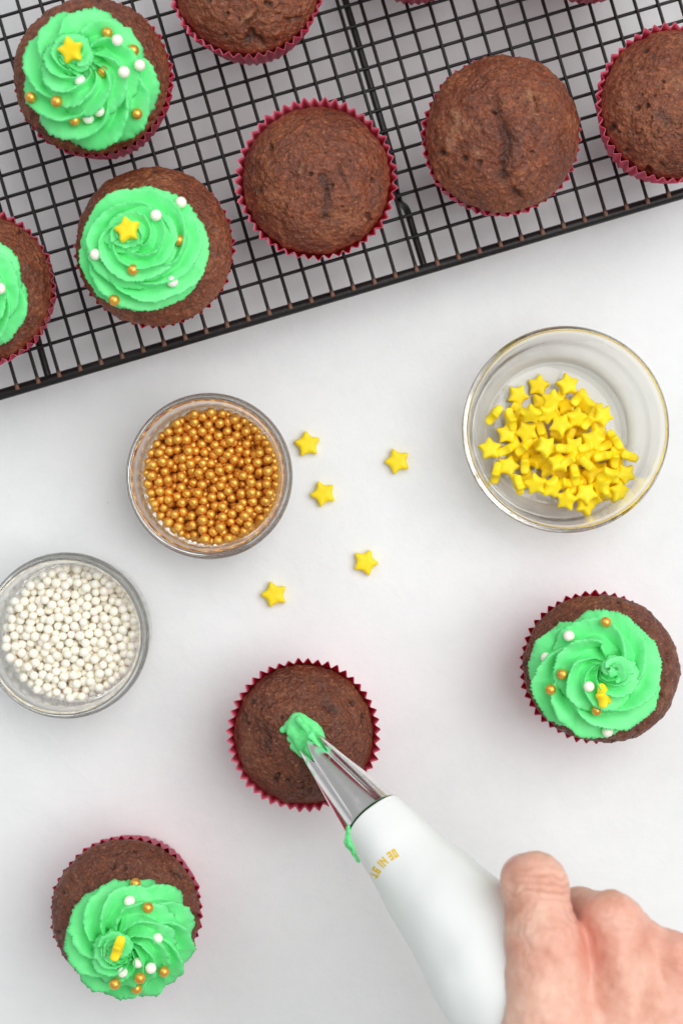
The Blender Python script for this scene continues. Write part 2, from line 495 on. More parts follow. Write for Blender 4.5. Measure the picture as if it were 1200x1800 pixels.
def cake_mesh(ck, seed, mat, cracks=(), pales=(), pores=26, lump=1.0):
    nr, nt = 120, 270
    th = np.linspace(0, 2 * PI, nt, endpoint=False)
    a = np.linspace(0.004, PI / 2, nr)
    rho = ck.Rd * np.sin(a); z = ck.zr + ck.Hd * np.cos(a) ** (2 * ck.pw)
    prof = [(r, zz, 1.0) for r, zz in zip(rho, z)]
    rin = LINER_R - 0.0026
    prof += [(ck.Rd - 0.0003, ck.zr - 0.0010, 0.8), (min(ck.Rd - 0.0006, rin + 0.0011), ck.zr - 0.0022, 0.3), (rin + 0.0007, ck.zr - 0.0035, 0.0), (0.0240, 0.0010, 0.0), (0.012, 0.0008, 0.0)]
    prof = np.array(prof); n = len(prof)
    sh = np.array(ck.shift)
    w = np.clip((prof[:, 1] - 0.030) / 0.010, 0, 1)          # shift only the dome
    sa = math.atan2(sh[1], sh[0]); qq = (prof[:, 0] / ck.Rd)[:, None]
    blend = (0.5 * (1 - qq) + qq * (0.5 + 0.5 * np.cos(th - sa)[None, :])) * w[:, None]   # the dome bulges to one side
    X = prof[:, 0][:, None] * np.cos(th) + sh[0] * blend
    Y = prof[:, 0][:, None] * np.sin(th) + sh[1] * blend
    Z = prof[:, 1][:, None] + 0 * th
    V = np.stack([X, Y, Z], -1).reshape(-1, 3)
    wt = np.repeat(prof[:, 2], nt)
    # rough normals
    ctr = np.array([sh[0], sh[1], ck.zr - 0.012])
    Nn = V - ctr; Nn /= np.linalg.norm(Nn, axis=1)[:, None]
    q = V * 1.0
    big = fbm(q * 75, seed, 2)
    mid = fbm(q * 210 + 0.5 * big[:, None], seed + 11, 3)
    fine = fbm(q * 560, seed + 23, 2)
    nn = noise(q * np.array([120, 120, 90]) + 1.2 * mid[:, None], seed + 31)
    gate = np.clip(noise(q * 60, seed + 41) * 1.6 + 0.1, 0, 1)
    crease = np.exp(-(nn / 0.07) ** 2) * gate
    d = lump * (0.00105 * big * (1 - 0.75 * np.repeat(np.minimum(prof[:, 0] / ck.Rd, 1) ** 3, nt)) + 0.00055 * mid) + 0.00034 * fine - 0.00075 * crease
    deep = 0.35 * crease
    pale = np.zeros(len(V))
    rs = np.random.RandomState(seed)
    for _ in range(pores):
        rr = ck.Rd * math.sqrt(rs.uniform(0.0, 0.93)); tt = rs.uniform(0, 2 * PI)
        pr = abs(rs.normal(0, 0.00042)) + 0.00035
        dx = V[:, 0] - (sh[0] + rr * math.cos(tt)); dy = V[:, 1] - (sh[1] + rr * math.sin(tt))
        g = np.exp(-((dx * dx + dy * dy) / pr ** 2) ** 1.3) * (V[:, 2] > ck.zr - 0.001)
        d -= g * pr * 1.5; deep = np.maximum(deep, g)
    jit = np.stack([noise(q * 330, seed + 51), noise(q * 330, seed + 52)], -1) * 0.0007
    def near(pl, wd):
        g = np.full(len(V), 9.0)
        for (p0, p1) in zip(pl[:-1], pl[1:]):
            p0, p1 = np.array(p0), np.array(p1); ba = p1 - p0
            pa = V[:, :2] + jit - p0
            t = np.clip((pa @ ba) / (ba @ ba), 0, 1)
            g = np.minimum(g, np.linalg.norm(pa - t[:, None] * ba, axis=1))
        return np.exp(-(g / wd) ** 2) * (V[:, 2] > ck.zr - 0.001)
    for (pl, wd, dp) in cracks:
        pl = [tuple((P(u, v, ck.c.z + LINER_H + ck.Hd * 0.75) - ck.c)[:2]) for u, v in pl]
        g = near(pl, wd); d -= g * dp
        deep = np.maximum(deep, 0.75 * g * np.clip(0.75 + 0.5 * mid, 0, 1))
    for (pl, wd, hp) in pales:
        pl = [tuple((P(u, v, ck.c.z + LINER_H + ck.Hd * 0.75) - ck.c)[:2]) for u, v in pl]
        g = near(pl, wd); d += g * hp; pale = np.maximum(pale, 0.6 * g * np.clip(0.7 + 0.8 * mid, 0, 1))
    V = V + Nn * (d * wt)[:, None]
    Fs = grid_faces(n, nt, flip=True).tolist()
    Fs.append(list(range(nt))); Fs.append([(n - 1) * nt + k for k in range(nt)][::-1])
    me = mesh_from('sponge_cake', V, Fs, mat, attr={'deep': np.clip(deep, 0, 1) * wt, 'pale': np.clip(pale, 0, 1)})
    return me, V, Fs

def swirl_mesh(ck, px, Rf, seed, turns=2.2, direction=1, phase=0.0, twist=1.0, lobes=7, apex=(0, 0),
               ell=(1.0, 1.0, 0.0), ridge=0.30, top=0.019, rope=0.0098, ruffle=0.0):
    """a rope of star-shaped section wound up into a swirl; px = centre of its footprint in the photo"""
    zc = ck.c.z + LINER_H + 0.020
    c0 = P(px[0], px[1], zc) - ck.c
    np_, ns = 420, lobes * 16
    t = np.linspace(0, 1, np_)
    phi = phase + direction * 2 * PI * turns * t
    # radius of the winding
    first = min(0.97 / turns, 0.6)
    r0 = Rf - rope * 0.92
    rp = np.where(t < first, r0 * (1 - 0.10 * t / first), r0 * 0.90 * (1 - ((t - first) / (1 - first)) ** 0.85))
    rr = rope * np.interp(t, [0, 0.02, 0.06, first, 0.85, 0.96, 1.0], [0.45, 0.78, 1.0, 0.98, 0.66, 0.45, 0.16])
    lift = np.interp(t, [0, first * 0.8, first * 1.25, 0.85, 1.0], [0.0040, 0.0048, 0.0088, top * 0.72, top])
    ap = np.array(apex) * np.clip((t - 0.3 * first) / (1 - 0.3 * first), 0, 1)[:, None]
    ex, ey, ea = ell
    lx, ly = rp * np.cos(phi) * ex, rp * np.sin(phi) * ey
    ca, sa = math.cos(ea), math.sin(ea)
    x = c0.x + lx * ca - ly * sa + ap[:, 0]; y = c0.y + lx * sa + ly * ca + ap[:, 1]
    z = ck.domez(x * 0.97, y * 0.97) + lift
    ctr = np.stack([x, y, z], -1)
    T = np.gradient(ctr, axis=0); T /= np.linalg.norm(T, axis=1)[:, None] + 1e-9
    out = np.stack([np.cos(phi + ea), np.sin(phi + ea), 0 * phi], -1)
    out -= (out * T).sum(1)[:, None] * T; out /= np.linalg.norm(out, axis=1)[:, None]
    up = np.cross(T, out) * (1 if direction < 0 else -1)
    up *= np.sign(up[:, 2:3] + 1e-9)
    psi = np.linspace(0, 2 * PI, ns, endpoint=False)
    tw = direction * twist * (phi - phase)
    ang = psi[None, :] + 0 * t[:, None]
    lob = (lobes / 2.0) * (ang + tw[:, None])
    bend = 0.35 * np.sin(5.1 * t * turns + 1.7 * seed)[:, None]
    crest = 1 - np.abs(np.sin(lob + bend))
    crest = crest ** 0.9
    rid = ridge * (1 + 0.5 * ruffle * np.clip((t - 0.55) / 0.45, 0, 1))[:, None]
    rad = rr[:, None] * (1 - 0.62 * rid + rid * crest * 1.28)
    rad[-8:] = rr[-8:, None]
    V = ctr[:, None] + rad[..., None] * (np.cos(ang)[..., None] * out[:, None] + 0.86 * np.sin(ang)[..., None] * up[:, None])
    V = V.reshape(-1, 3)
    D = V - np.repeat(ctr, ns, 0); D /= np.linalg.norm(D, axis=1)[:, None] + 1e-9
    cr = crest.reshape(-1)
    big = np.stack([fbm(V * 120, seed + k, 2) for k in range(3)], -1)
    fine = fbm(V * 620, seed + 5, 2); hi = noise(V * 1500, seed + 9)
    V = V + 0.0008 * big + D * ((0.00012 + 0.00050 * cr ** 2.5) * fine + 0.00016 * hi * (0.3 + cr))[:, None]
    # the rope sinks onto the sponge
    zl = ck.domez(V[:, 0], V[:, 1]) - 0.0012
    rrim = np.hypot(V[:, 0] - ck.shift[0], V[:, 1] - ck.shift[1]) < ck.Rd
    V[:, 2] = np.where(rrim, np.maximum(V[:, 2], zl), V[:, 2])
    Fs = grid_faces(np_, ns, flip=(direction > 0)).tolist()
    # the heart of the swirl is filled, no hollow in the middle
    nv0 = len(V); th = np.linspace(0, 2 * PI, 40, endpoint=False)
    hx, hy = c0.x + apex[0] * .55, c0.y + apex[1] * .55; hz = ck.domez(hx, hy)
    hr = []
    for a in np.linspace(0.02, PI / 2, 14):
        hr.append(np.stack([hx + r0 * .78 * math.sin(a) * np.cos(th), hy + r0 * .78 * math.sin(a) * np.sin(th), 0 * th + hz + (top * .62) * math.cos(a)], -1))
    V = np.concatenate([V] + hr)
    Fs += (grid_faces(14, 40, flip=True) + nv0).tolist(); Fs.append([nv0 + k for k in range(40)])
    c1, c2 = list(range(ns)), [(np_ - 1) * ns + k for k in range(ns)]
    Fs.append(c1 if direction > 0 else c1[::-1]); Fs.append(c2[::-1] if direction > 0 else c2)
    return mesh_from('frosting', V, Fs, M_FROST), V, Fs

SURF = {}          # key -> BVH of that cupcake's top
def add_bvh(key, ck, parts):
    vs, fs = [], []
    for V, Fs in parts:
        o = len(vs); vs += [tuple(Vector(v) + ck.c) for v in V]; fs += [[i + o for i in f] for f in Fs if len(f) < 9]
    SURF[key] = BVHTree.FromPolygons(vs, fs)

G_RACK, G_TAB = 'cupcakes on the cooling rack', 'cupcakes standing on the tabletop'
ZR = RACK_TOP
def mm(*a): return tuple(v * 0.001 for v in a)
SPEC = [
 dict(key='A', px=(164, 137), z0=ZR, Rd=.0328, Hd=.0185, shift=mm(-.6, .8), seed=3, g=G_RACK,
      label='frosted cupcake at the rack corner, its star standing in deep folds of green icing',
      fr=dict(px=(161, 141), Rf=.0246, rope=.0088, seed=4, turns=2.1, direction=-1, phase=0.6, twist=1.5, ridge=.64, apex=mm(-5, 4), ruffle=1.0, lobes=6)),
 dict(key='F', px=(273, 437), z0=ZR, Rd=.0332, Hd=.0175, shift=mm(-.4, 1.0), seed=13, g=G_RACK,
      label='frosted cupcake near the rack edge with a finely ribbed flat oval green swirl',
      fr=dict(px=(257, 441), Rf=.0240, rope=.0090, seed=21, turns=2.6, direction=1, phase=2.0, twist=0.5, ridge=.52, apex=mm(-5, 6), ell=(1.04, .90, .2), lobes=9, top=.016)),
 dict(key='G', px=(-42, 506), z0=ZR, Rd=.0322, Hd=.0175, shift=mm(.3, .3), seed=23, g=G_RACK,
      label='frosted cupcake cut off by the picture edge below the corner cupcake, on the rack',
      fr=dict(px=(-52, 512), Rf=.0212, rope=.0080, seed=31, turns=2.1, direction=-1, phase=.4, twist=0.9, ridge=.6, lobes=7)),
 dict(key='B', px=(433, -38), z0=ZR, Rd=.0312, Hd=.0170, shift=(0, 0), seed=33, g=G_RACK, pores=40,
      label='plain cupcake above the pink-toothed one, its top broken open near the rim',
      cracks=[([(442, 52), (448, 60), (456, 62)], .0014, .0030), ([(428, 40), (440, 30), (452, 20)], .0008, .0014), ([(500, 24), (530, 16)], .0007, .0012)],
      pales=[([(425, 35), (438, 22)], .0012, .0008), ([(465, 80), (480, 85)], .0016, .0003)]),
 dict(key='C', px=(556, 315), z0=ZR, Rd=.0313, Hd=.0170, shift=(0, 0), seed=43, g=G_RACK, pores=16, lr=.0336,
      label='plain cupcake beside the thick rack bar, pink liner teeth standing out all round',
      cracks=[([(660, 308), (662, 311)], .0008, .0018), ([(649, 374), (652, 377)], .0009, .0020), ([(618, 410), (622, 412)], .0009, .0018), ([(592, 290), (605, 315), (612, 330)], .0007, .0008), ([(565, 310), (578, 345), (570, 380)], .0018, .0010)],
      pales=[([(524, 300), (532, 290)], .0010, .0003)]),
 dict(key='D', px=(880, 240), z0=ZR, Rd=.0326, Hd=.0190, shift=mm(.8, 1.6), seed=53, g=G_RACK, pores=20, lump=1.0,
      label='plain cupcake with a long crack down its domed top and two pale raised scars',
      cracks=[([(868, 190), (884, 235), (892, 262), (880, 295), (886, 315)], .0022, .0023), ([(905, 335), (915, 342)], .0014, .0018), ([(938, 175), (942, 195)], .0011, .0020)],
      pales=[([(797, 190), (802, 215), (792, 240), (790, 262)], .0016, .0012), ([(925, 170), (932, 188), (938, 205)], .0020, .0010), ([(822, 225), (835, 235)], .0016, .0004), ([(830, 262), (845, 280)], .0013, .0004)]),
 dict(key='E', px=(1188, 181), z0=ZR, Rd=.0316, Hd=.0180, shift=(0, 0), seed=63, g=G_RACK, pores=26,
      label='plain cupcake cut off by the picture edge beside the cracked domed cupcake',
      cracks=[([(1148, 287), (1152, 290)], .0010, .0022), ([(1166, 280), (1170, 283)], .0008, .0016), ([(1118, 272), (1122, 276)], .0007, .0014), ([(1160, 200), (1175, 215)], .0024, .0010)],
      pales=[([(1185, 140), (1195, 150)], .0018, .0006)]),
 dict(key='H', px=(735, -151), z0=ZR, Rd=.0316, Hd=.0180, shift=(0, 0), seed=73, g=G_RACK,
      label='plain cupcake showing only a sliver of liner above the thick rack bar'),
 dict(key='I', px=(1054, -152), z0=ZR, Rd=.0316, Hd=.0180, shift=(0, 0), seed=83, g=G_RACK,
      label='plain cupcake showing only a thin sliver of liner above the cracked domed cupcake'),
 dict(key='J', px=(534, 1292), z0=0.0, Rd=.0310, Hd=.0185, shift=(0, 0), seed=93, g=G_TAB, mat='dark', pores=12,
      label='dark unfrosted cupcake under the steel tip of the piping bag',
      cracks=[([(570, 1240), (585, 1252)], .0022, .0012), ([(620, 1237), (624, 1240)], .0009, .0018), ([(425, 1255), (430, 1275)], .0006, .0012), ([(462, 1290), (470, 1310)], .0016, .0008)], pales=[]),
 dict(key='K', px=(1046, 1172), z0=0.0, Rd=.0326, Hd=.0180, shift=mm(4.6, -1.6), seed=103, g=G_TAB, mat='dark', pores=36,
      label='frosted cupcake with a lopsided bulging dome and flattened swirl, below the bowl of stars',
      cracks=[([(1150, 1140), (1154, 1150)], .0009, .0016), ([(1178, 1152), (1176, 1160)], .0010, .0020), ([(1160, 1225), (1165, 1230)], .0012, .0012), ([(1140, 1165), (1150, 1170)], .0008, .0012)],
      pales=[([(1180, 1220), (1160, 1250)], .0030, .0004)],
      fr=dict(px=(1045, 1184), Rf=.0250, rope=.0090, seed=41, turns=2.0, direction=1, phase=1.9, twist=1.1, ridge=.64, apex=mm(5, 2), lobes=6, top=.017)),
 dict(key='L', px=(222, 1603), z0=0.0, Rd=.0328, Hd=.0180, shift=mm(0, -.8), seed=113, g=G_TAB, mat='dark', pores=14,
      label='frosted cupcake standing apart on the table with its star on edge and swirl off centre',
      cracks=[([(336, 1615), (345, 1620)], .0012, .0014), ([(300, 1535), (318, 1550)], .0010, .0008)], pales=[([(318, 1510), (330, 1518)], .0012, .0016)],
      fr=dict(px=(231, 1645), Rf=.0248, rope=.0090, seed=51, turns=2.1, direction=-1, phase=1.5, twist=1.8, ridge=.64, apex=mm(-3, -4), lobes=6, ruffle=.8, top=.018)),
]
CAKES = {}
for s in SPEC:
    ck = Cake(s['px'], s['z0'], s['Rd'], s['Hd'], s['shift'], zr=LINER_H + (0.001 if s['Rd'] > .0322 else -0.0035))
    CAKES[s['key']] = ck
    t = thing('cupcake', s['label'], 'cupcake', ck.c, s['g'])
    t['k'] = s['key']
    put('paper_liner', liner_mesh(s['seed'], R=s.get('lr', LINER_R)), t, rot=(0, 0, s['seed'] * 0.7))
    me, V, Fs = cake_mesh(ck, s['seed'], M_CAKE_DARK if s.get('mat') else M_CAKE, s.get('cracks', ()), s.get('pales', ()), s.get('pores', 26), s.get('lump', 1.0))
    put('sponge_cake', me, t)
    parts = [(V, Fs)]
    if 'fr' in s:
        me, V2, F2 = swirl_mesh(ck, **s['fr']); put('frosting', me, t); parts.append((V2, F2))
    s['root'] = t
    add_bvh(s['key'], ck, parts)

# ------------------------------------------------------------------ pearls and stars
def sphere_mesh(name, r, mat, nu=20, nv=12):
    V = [(0, 0, r)]
    for i in range(1, nv):
        a = PI * i / nv
        for j in range(nu): V.append((r * math.sin(a) * math.cos(2 * PI * j / nu), r * math.sin(a) * math.sin(2 * PI * j / nu), r * math.cos(a)))
    V.append((0, 0, -r)); Fs = [[0, 1 + j, 1 + (j + 1) % nu] for j in range(nu)]
    for i in range(nv - 2):
        for j in range(nu): Fs.append([1 + i * nu + j, 1 + (i + 1) * nu + j, 1 + (i + 1) * nu + (j + 1) % nu, 1 + i * nu + (j + 1) % nu])
    b = 1 + (nv - 2) * nu
    Fs += [[len(V) - 1, b + (j + 1) % nu, b + j] for j in range(nu)]
    return mesh_from(name, V, Fs, mat), V, Fs
PR = 0.0024
ME_GOLD, SV, SF = sphere_mesh('gold_pearl', PR, M_GOLD)
ME_PEARL, _, _ = sphere_mesh('white_pearl', PR, M_PEARL)
PRJ = {True: 0.00228, False: 0.0021}

def star_mesh(seed=0):
    rs = np.random.RandomState(seed)
    pts = []
    for k in range(10):
        r = (0.0072 if k % 2 == 0 else 0.0038) * (1 + rs.uniform(-.03, .03)); a = PI / 2 + k * PI / 5
        pts.append((r * math.cos(a), r * math.sin(a)))
    pts = np.array(pts)
    for it in range(3):                                   # Chaikin rounding
        q = np.roll(pts, -1, 0); f = 0.22 if it == 0 else 0.25
        pts = np.stack([pts * (1 - f) + q * f, pts * f + q * (1 - f)], 1).reshape(-1, 2)
    n = len(pts); V = []
    for (s, z) in ((0.30, .00245), (0.62, .0023), (0.84, .00200), (0.95, .0014), (1.0, .0005), (1.0, -.0005), (0.95, -.0014), (0.84, -.0020), (0.5, -.0022)):
        V += [(x * s, y * s, z) for x, y in pts]
    V = np.array(V)
    V += 0.00012 * np.stack([noise(V * 400 + k, seed + k) for k in range(3)], -1)
    Fs = grid_faces(9, n, flip=True).tolist() + [list(range(n)), [8 * n + k for k in range(n)][::-1]]
    return mesh_from('star_sprinkle', V, Fs, M_STAR)
STARS = [star_mesh(k) for k in range(4)]

HOUR = {12: 'twelve', 1: 'one', 2: 'two', 3: 'three', 4: 'four', 5: 'five', 6: 'six', 7: 'seven', 8: 'eight', 9: 'nine', 10: 'ten', 11: 'eleven'}
WHERE = {'A': 'the swirl at the rack corner', 'F': 'the ribbed oval swirl on the rack', 'G': 'the swirl cut off by the picture edge',
         'K': 'the lopsided cupcake below the star bowl', 'L': 'the swirl standing apart on the table'}
CEN = {'A': (162, 142), 'F': (257, 440), 'G': (-45, 510), 'K': (1045, 1185), 'L': (231, 1645)}
RAD = {'A': 115, 'F': 105, 'G': 92, 'K': 110, 'L': 105}
used = set()
def hit(key, u, v):
    o, d = ray(u, v)
    p, n, i, dist = SURF[key].ray_cast(o, d)
    return p, n
def lab(key, u, v, what):
    dx, dy = u - CEN[key][0], CEN[key][1] - v
    h = round((math.degrees(math.atan2(dx, dy)) % 360) / 30) % 12 or 12
    q = math.hypot(dx, dy) / RAD[key]
    ring = 'close to the middle of' if q < .45 else ('halfway out on' if q < .78 else 'at the outer edge of')
    s = f'{what} {ring} {WHERE[key]} at {HOUR[h]}'
    if s in used:
        nx = (math.degrees(math.atan2(dx, dy)) % 360) / 30
        s = s[:-len(HOUR[h])] + ('just after ' if nx > h or (h == 12 and nx < 6) else 'just before ') + HOUR[h]
    assert s not in used, s
    used.add(s); return s
def pearl(key, u, v, gold, sink=0.98):
    p, n = hit(key, u, v)
    if p is None: return
    c = p + Vector((0, 0, 1)) * PR * sink * 0.9 + n * PR * 0.1
    o = put('gold_pearl' if gold else 'white_pearl', ME_GOLD if gold else ME_PEARL, None, c)
    o.rotation_euler = (u, v, u + v)
    k = 0.97 + 0.06 * ((u * 7 + v * 13) % 10) / 10; o.scale = (k, k, k)
    tag(o, lab(key, u, v, 'gold pearl' if gold else 'white pearl'), 'sugar pearl', 'gold sugar pearls' if gold else 'white sugar pearls')
ON = {
 'A': ([(190, 60), (235, 91), (182, 129), (57, 174), (102, 181), (133, 213), (242, 202)], [(207, 74), (246, 117), (220, 129), (142, 144), (176, 197), (157, 209)]),
 'F': ([(316, 424), (235, 475), (202, 529)], [(319, 358), (276, 380), (169, 449), (304, 496)]),
 'G': ([], [(3, 508)]),
 'K': ([(1063, 1093), (986, 1184), (967, 1211), (1046, 1247)], [(998, 1117), (958, 1155), (1032, 1206), (1065, 1284)]),
 'L': ([(240, 1552), (261, 1593), (290, 1705), (248, 1717), (204, 1727), (242, 1735)], [(229, 1582), (277, 1648), (243, 1690), (267, 1699), (217, 1707)]),
}
for k, (g, w) in ON.items():
    for (u, v) in g: pearl(k, u, v, True)
    for (u, v) in w: pearl(k, u, v, False)

def star_at(key, u, v, rot, label):
    p, n = hit(key, u, v)
    o = put('star_sprinkle', STARS[0], None, p + Vector((0, 0, 0.0028)), rot); o.scale = (.88, .88, .88)
    tag(o, label, 'star sprinkle', 'yellow star sprinkles'); return o
star_at('A', 127, 92, (0.25, -0.35, 0.15), 'yellow star standing in the folds of the swirl at the rack corner')
star_at('F', 226, 406, (-0.2, 0.15, 1.45), 'yellow star lying on top of the ribbed oval swirl on the rack')
star_at('K', 1058, 1222, (0.15, 1.05, 0.35), 'yellow star leaning steeply on the lopsided cupcake below the star bowl')
star_at('L', 209, 1664, (0.2, 1.50, 0.0), 'yellow star stuck on edge in the swirl standing apart on the table').rotation_euler = (PI / 2 * .96, 0.3, math.radians(72))

LOOSE = [((540, 781), 8, 'loose yellow star on the table closest to the jar of gold pearls'),
         ((698, 811), 20, 'loose yellow star on the table towards the glass bowl of stars'),
         ((568, 868), 23, 'loose yellow star below the one beside the gold pearl jar'),
         ((642, 988), 50, 'loose yellow star above the dark cupcake, one of the lower pair'),
         ((482, 1045), 18, 'loose yellow star lowest of the five on the table')]
for k, ((u, v), a, l) in enumerate(LOOSE):
    p = P(u, v, 0.0023); o = put('star_sprinkle', STARS[k % 4], None, p, (0.03, -0.03, math.radians(a)))
    tag(o, l, 'star sprinkle', 'yellow star sprinkles')

# ------------------------------------------------------------------ glass jars of pearls
def jar_profile():
    out = [(0.0005, 0.0), (0.0300, 0.0), (0.0330, 0.0012), (0.0345, 0.0045), (0.0350, 0.012), (0.0352, 0.026), (0.0356, 0.0335),
           (0.0368, 0.0362), (0.0372, 0.0385), (0.0366, 0.0405), (0.0352, 0.0414), (0.0338, 0.0408), (0.0328, 0.0388), (0.0322, 0.0350), (0.0319, 0.026), (0.0317, 0.015), (0.0302, 0.0102), (0.0265, 0.0090), (0.0005, 0.0088)]
    return smooth_curve(out, 5)
JAR_FLOOR, JAR_IN = 0.0090, 0.0316
def pack(n, R, z0, r, seed, tilt=(0, 0)):
    rs = np.random.RandomState(seed)
    a = rs.uniform(0, 2 * PI, n); q = np.sqrt(rs.uniform(0, 1, n)) * (R - r)
    p = np.stack([q * np.cos(a), q * np.sin(a), z0 + r + rs.uniform(0, 1, n) * 0.034], -1)
    rad = r * rs.uniform(0.90, 1.06, n)
    I, J = np.triu_indices(n, 1)
    for it in range(150):
        p[:, 2] -= 0.00022 * (1 - it / 170)
        d = p[I] - p[J]; l2 = (d * d).sum(1); mn = rad[I] + rad[J]
        k = np.nonzero(l2 < mn * mn)[0]
        if len(k):
            l = np.sqrt(l2[k]) + 1e-9; mv = d[k] / l[:, None] * ((mn[k] - l) * 0.48)[:, None]
            for c in range(3):
                p[:, c] += np.bincount(I[k], mv[:, c], n) - np.bincount(J[k], mv[:, c], n)
        h = np.hypot(p[:, 0], p[:, 1]); lim = R - rad
        f = np.minimum(1, lim / np.maximum(h, 1e-9)); p[:, :2] *= f[:, None]
        p[:, 2] = np.maximum(p[:, 2], z0 + rad)
    return p, rad
def seen_from_above(p, rad, R, m=260):
    g = np.linspace(-R, R, m); X, Y = np.meshgrid(g, g, indexing='ij')
    top = np.full(X.shape, -1.0); own = np.full(X.shape, -1)
    for i in range(len(p)):
        d2 = (X - p[i, 0]) ** 2 + (Y - p[i, 1]) ** 2
        z = np.where(d2 < rad[i] ** 2, p[i, 2] + np.sqrt(np.maximum(rad[i] ** 2 - d2, 0)), -1)
        b = z > top; top[b] = z[b]; own[b] = i
    return np.bincount(own[own >= 0], minlength=len(p))
def build_jar(px, gold, seed, n, label, keep):
    c = P(px[0], px[1], 0.0385); c.z = 0.0004
    jar = tag(put('glass_jar', lathe('glass_jar', jar_profile(), M_JAR, 128), None, c), label, 'glass jar', 'glass jars of sugar pearls')
    p, rad = pack(n, JAR_IN - 0.0003, JAR_FLOOR, PRJ[gold], seed)
    vis = seen_from_above(p, rad, JAR_IN)
    order = np.argsort(-vis); rs = random.Random(seed)
    me = ME_GOLD if gold else ME_PEARL; nm = 'gold_pearl' if gold else 'white_pearl'
    for i in order[:keep]:
        o = put(nm, me, None, Vector(p[i]) + c); k = rad[i] / PR; o.scale = (k, k, k)
        o.rotation_euler = (rs.random() * 6, rs.random() * 6, rs.random() * 6)
        tag(o, 'gold sugar pearl heaped with others in the glass jar' if gold else 'white sugar pearl heaped with others in the glass jar',
            'sugar pearl', 'gold pearls in the jar' if gold else 'white pearls in the jar')
    lo, LV, LF = None, [], []
    _, sv, sf = (None, SV, SF)
    sv = np.array(sv)
    for i in order[keep:]:
        o_ = len(LV) * len(sv); LV.append(sv * (rad[i] / PR) + p[i]); LF += [[a + o_ for a in f] for f in sf]
    if LV:
        m = mesh_from('pearl_filling', np.concatenate(LV), LF, M_GOLD if gold else M_PEARL)
        tag(put('gold_pearl_filling' if gold else 'white_pearl_filling', m, None, c),
            'gold pearls buried under the top layer in the jar' if gold else 'white pearls buried under the top layer in the jar', 'sugar pearls', kind='stuff')
build_jar((368, 837), True, 5, 850, 'small thick glass jar filled with gold sugar pearls', 255)
build_jar((117, 1117), False, 8, 1080, 'small thick glass jar filled with white sugar pearls', 260)

# ------------------------------------------------------------------ glass bowl of stars
def build_bowl():
    c = P(993, 755, 0.036); c.z = 0.0004
    out = [(0.0005, 0.0), (0.030, 0.0), (0.0345, 0.0006), (0.0385, 0.0036), (0.0412, 0.0100), (0.0430, 0.0190), (0.0442, 0.0280), (0.0448, 0.0325),
           (0.0460, 0.0345), (0.0464, 0.0362), (0.0457, 0.0378), (0.0446, 0.0383), (0.0436, 0.0376), (0.0430, 0.0355), (0.0424, 0.0280), (0.0412, 0.0190), (0.0391, 0.0108), (0.0362, 0.0058), (0.0310, 0.0033), (0.022, 0.0026), (0.0005, 0.0025)]
    tag(put('glass_bowl', lathe('glass_bowl', smooth_curve(out, 5), M_BOWL, 160), None, c),
        'clear glass bowl with an amber rim holding a heap of yellow stars', 'glass bowl')
    zs = np.array([(350, 425), (455, 375), (605, 370), (525, 450), (655, 440), (785, 530), (225, 525), (310, 545), (415, 520), (205, 700),
          (295, 620), (290, 705), (395, 610), (500, 520), (570, 575), (650, 540), (710, 560), (735, 655), (850, 655), (915, 735),
          (495, 690), (380, 690), (385, 780), (300, 790), (240, 820), (350, 880), (440, 880), (525, 895), (560, 770), (580, 700),
          (640, 690), (605, 755), (700, 770), (780, 740), (845, 745), (900, 830), (870, 920), (700, 930), (600, 960), (695, 990),
          (820, 840), (780, 890), (740, 830), (640, 830), (585, 880), (510, 800), (575, 830), (800, 930), (750, 960), (650, 900), (840, 885),
          (470, 600), (540, 520), (610, 640), (690, 700), (760, 600), (330, 660), (660, 760), (730, 720), (800, 690), (860, 800), (680, 850), (620, 900), (560, 640), (430, 660), (740, 900), (450, 760),
          (340, 560), (360, 500), (470, 470), (600, 480), (560, 440), (690, 470), (740, 500), (320, 600), (420, 700), (540, 720), (620, 570), (680, 620), (800, 650), (870, 700), (850, 780), (780, 800), (640, 800), (560, 850), (340, 730), (830, 930), (720, 870), (400, 860), (620, 700), (760, 660)], float)
    rs = np.random.RandomState(12)
    flat = {0, 1, 2, 5, 17, 20, 23, 37, 9, 10}
    order = list(range(len(zs) - 1, -1, -1))                       # the buried ones first
    placed = []
    for i in order:
        u, v = 790 + zs[i, 0] / 2.927, 550 + zs[i, 1] / 2.927
        z = 0.006
        for _ in range(3):
            q = P(u, v, z)
            zz = 0.0034 + 0.0028
            rr = math.hypot(q.x - c.x, q.y - c.y)
            if rr > 0.028: zz += 0.35 * (rr - 0.028)
            for (a, b) in placed:
                d = math.hypot(q.x - a.x, q.y - a.y)
                if d < 0.0078: zz = max(zz, a.z + 0.86 * math.sqrt(0.0078 ** 2 - d * d) * 0.62)
            z = min(zz, 0.0215)
        q = P(u, v, z)
        edge = (i not in flat) and rs.uniform() < 0.46
        if edge: rot = (PI / 2 + rs.uniform(-.35, .35), rs.uniform(0, 6.28), rs.uniform(0, 6.28))
        elif i in flat: rot = (rs.uniform(-.25, .25), rs.uniform(-.25, .25), rs.uniform(0, 6.28))
        else: rot = (rs.uniform(-.75, .75), rs.uniform(-.75, .75), rs.uniform(0, 6.28))
        if edge and z < 0.0095: z = 0.0034 + 0.0058
        o = put('star_sprinkle', STARS[i % 4], None, P(u, v, z), rot); placed.append((q, i)); k = .86 + .06 * ((i * 7) % 5) / 5; o.scale = (k, k, k)
        tag(o, 'yellow candy star heaped with others in the glass bowl', 'star sprinkle', 'yellow stars in the glass bowl')
build_bowl()

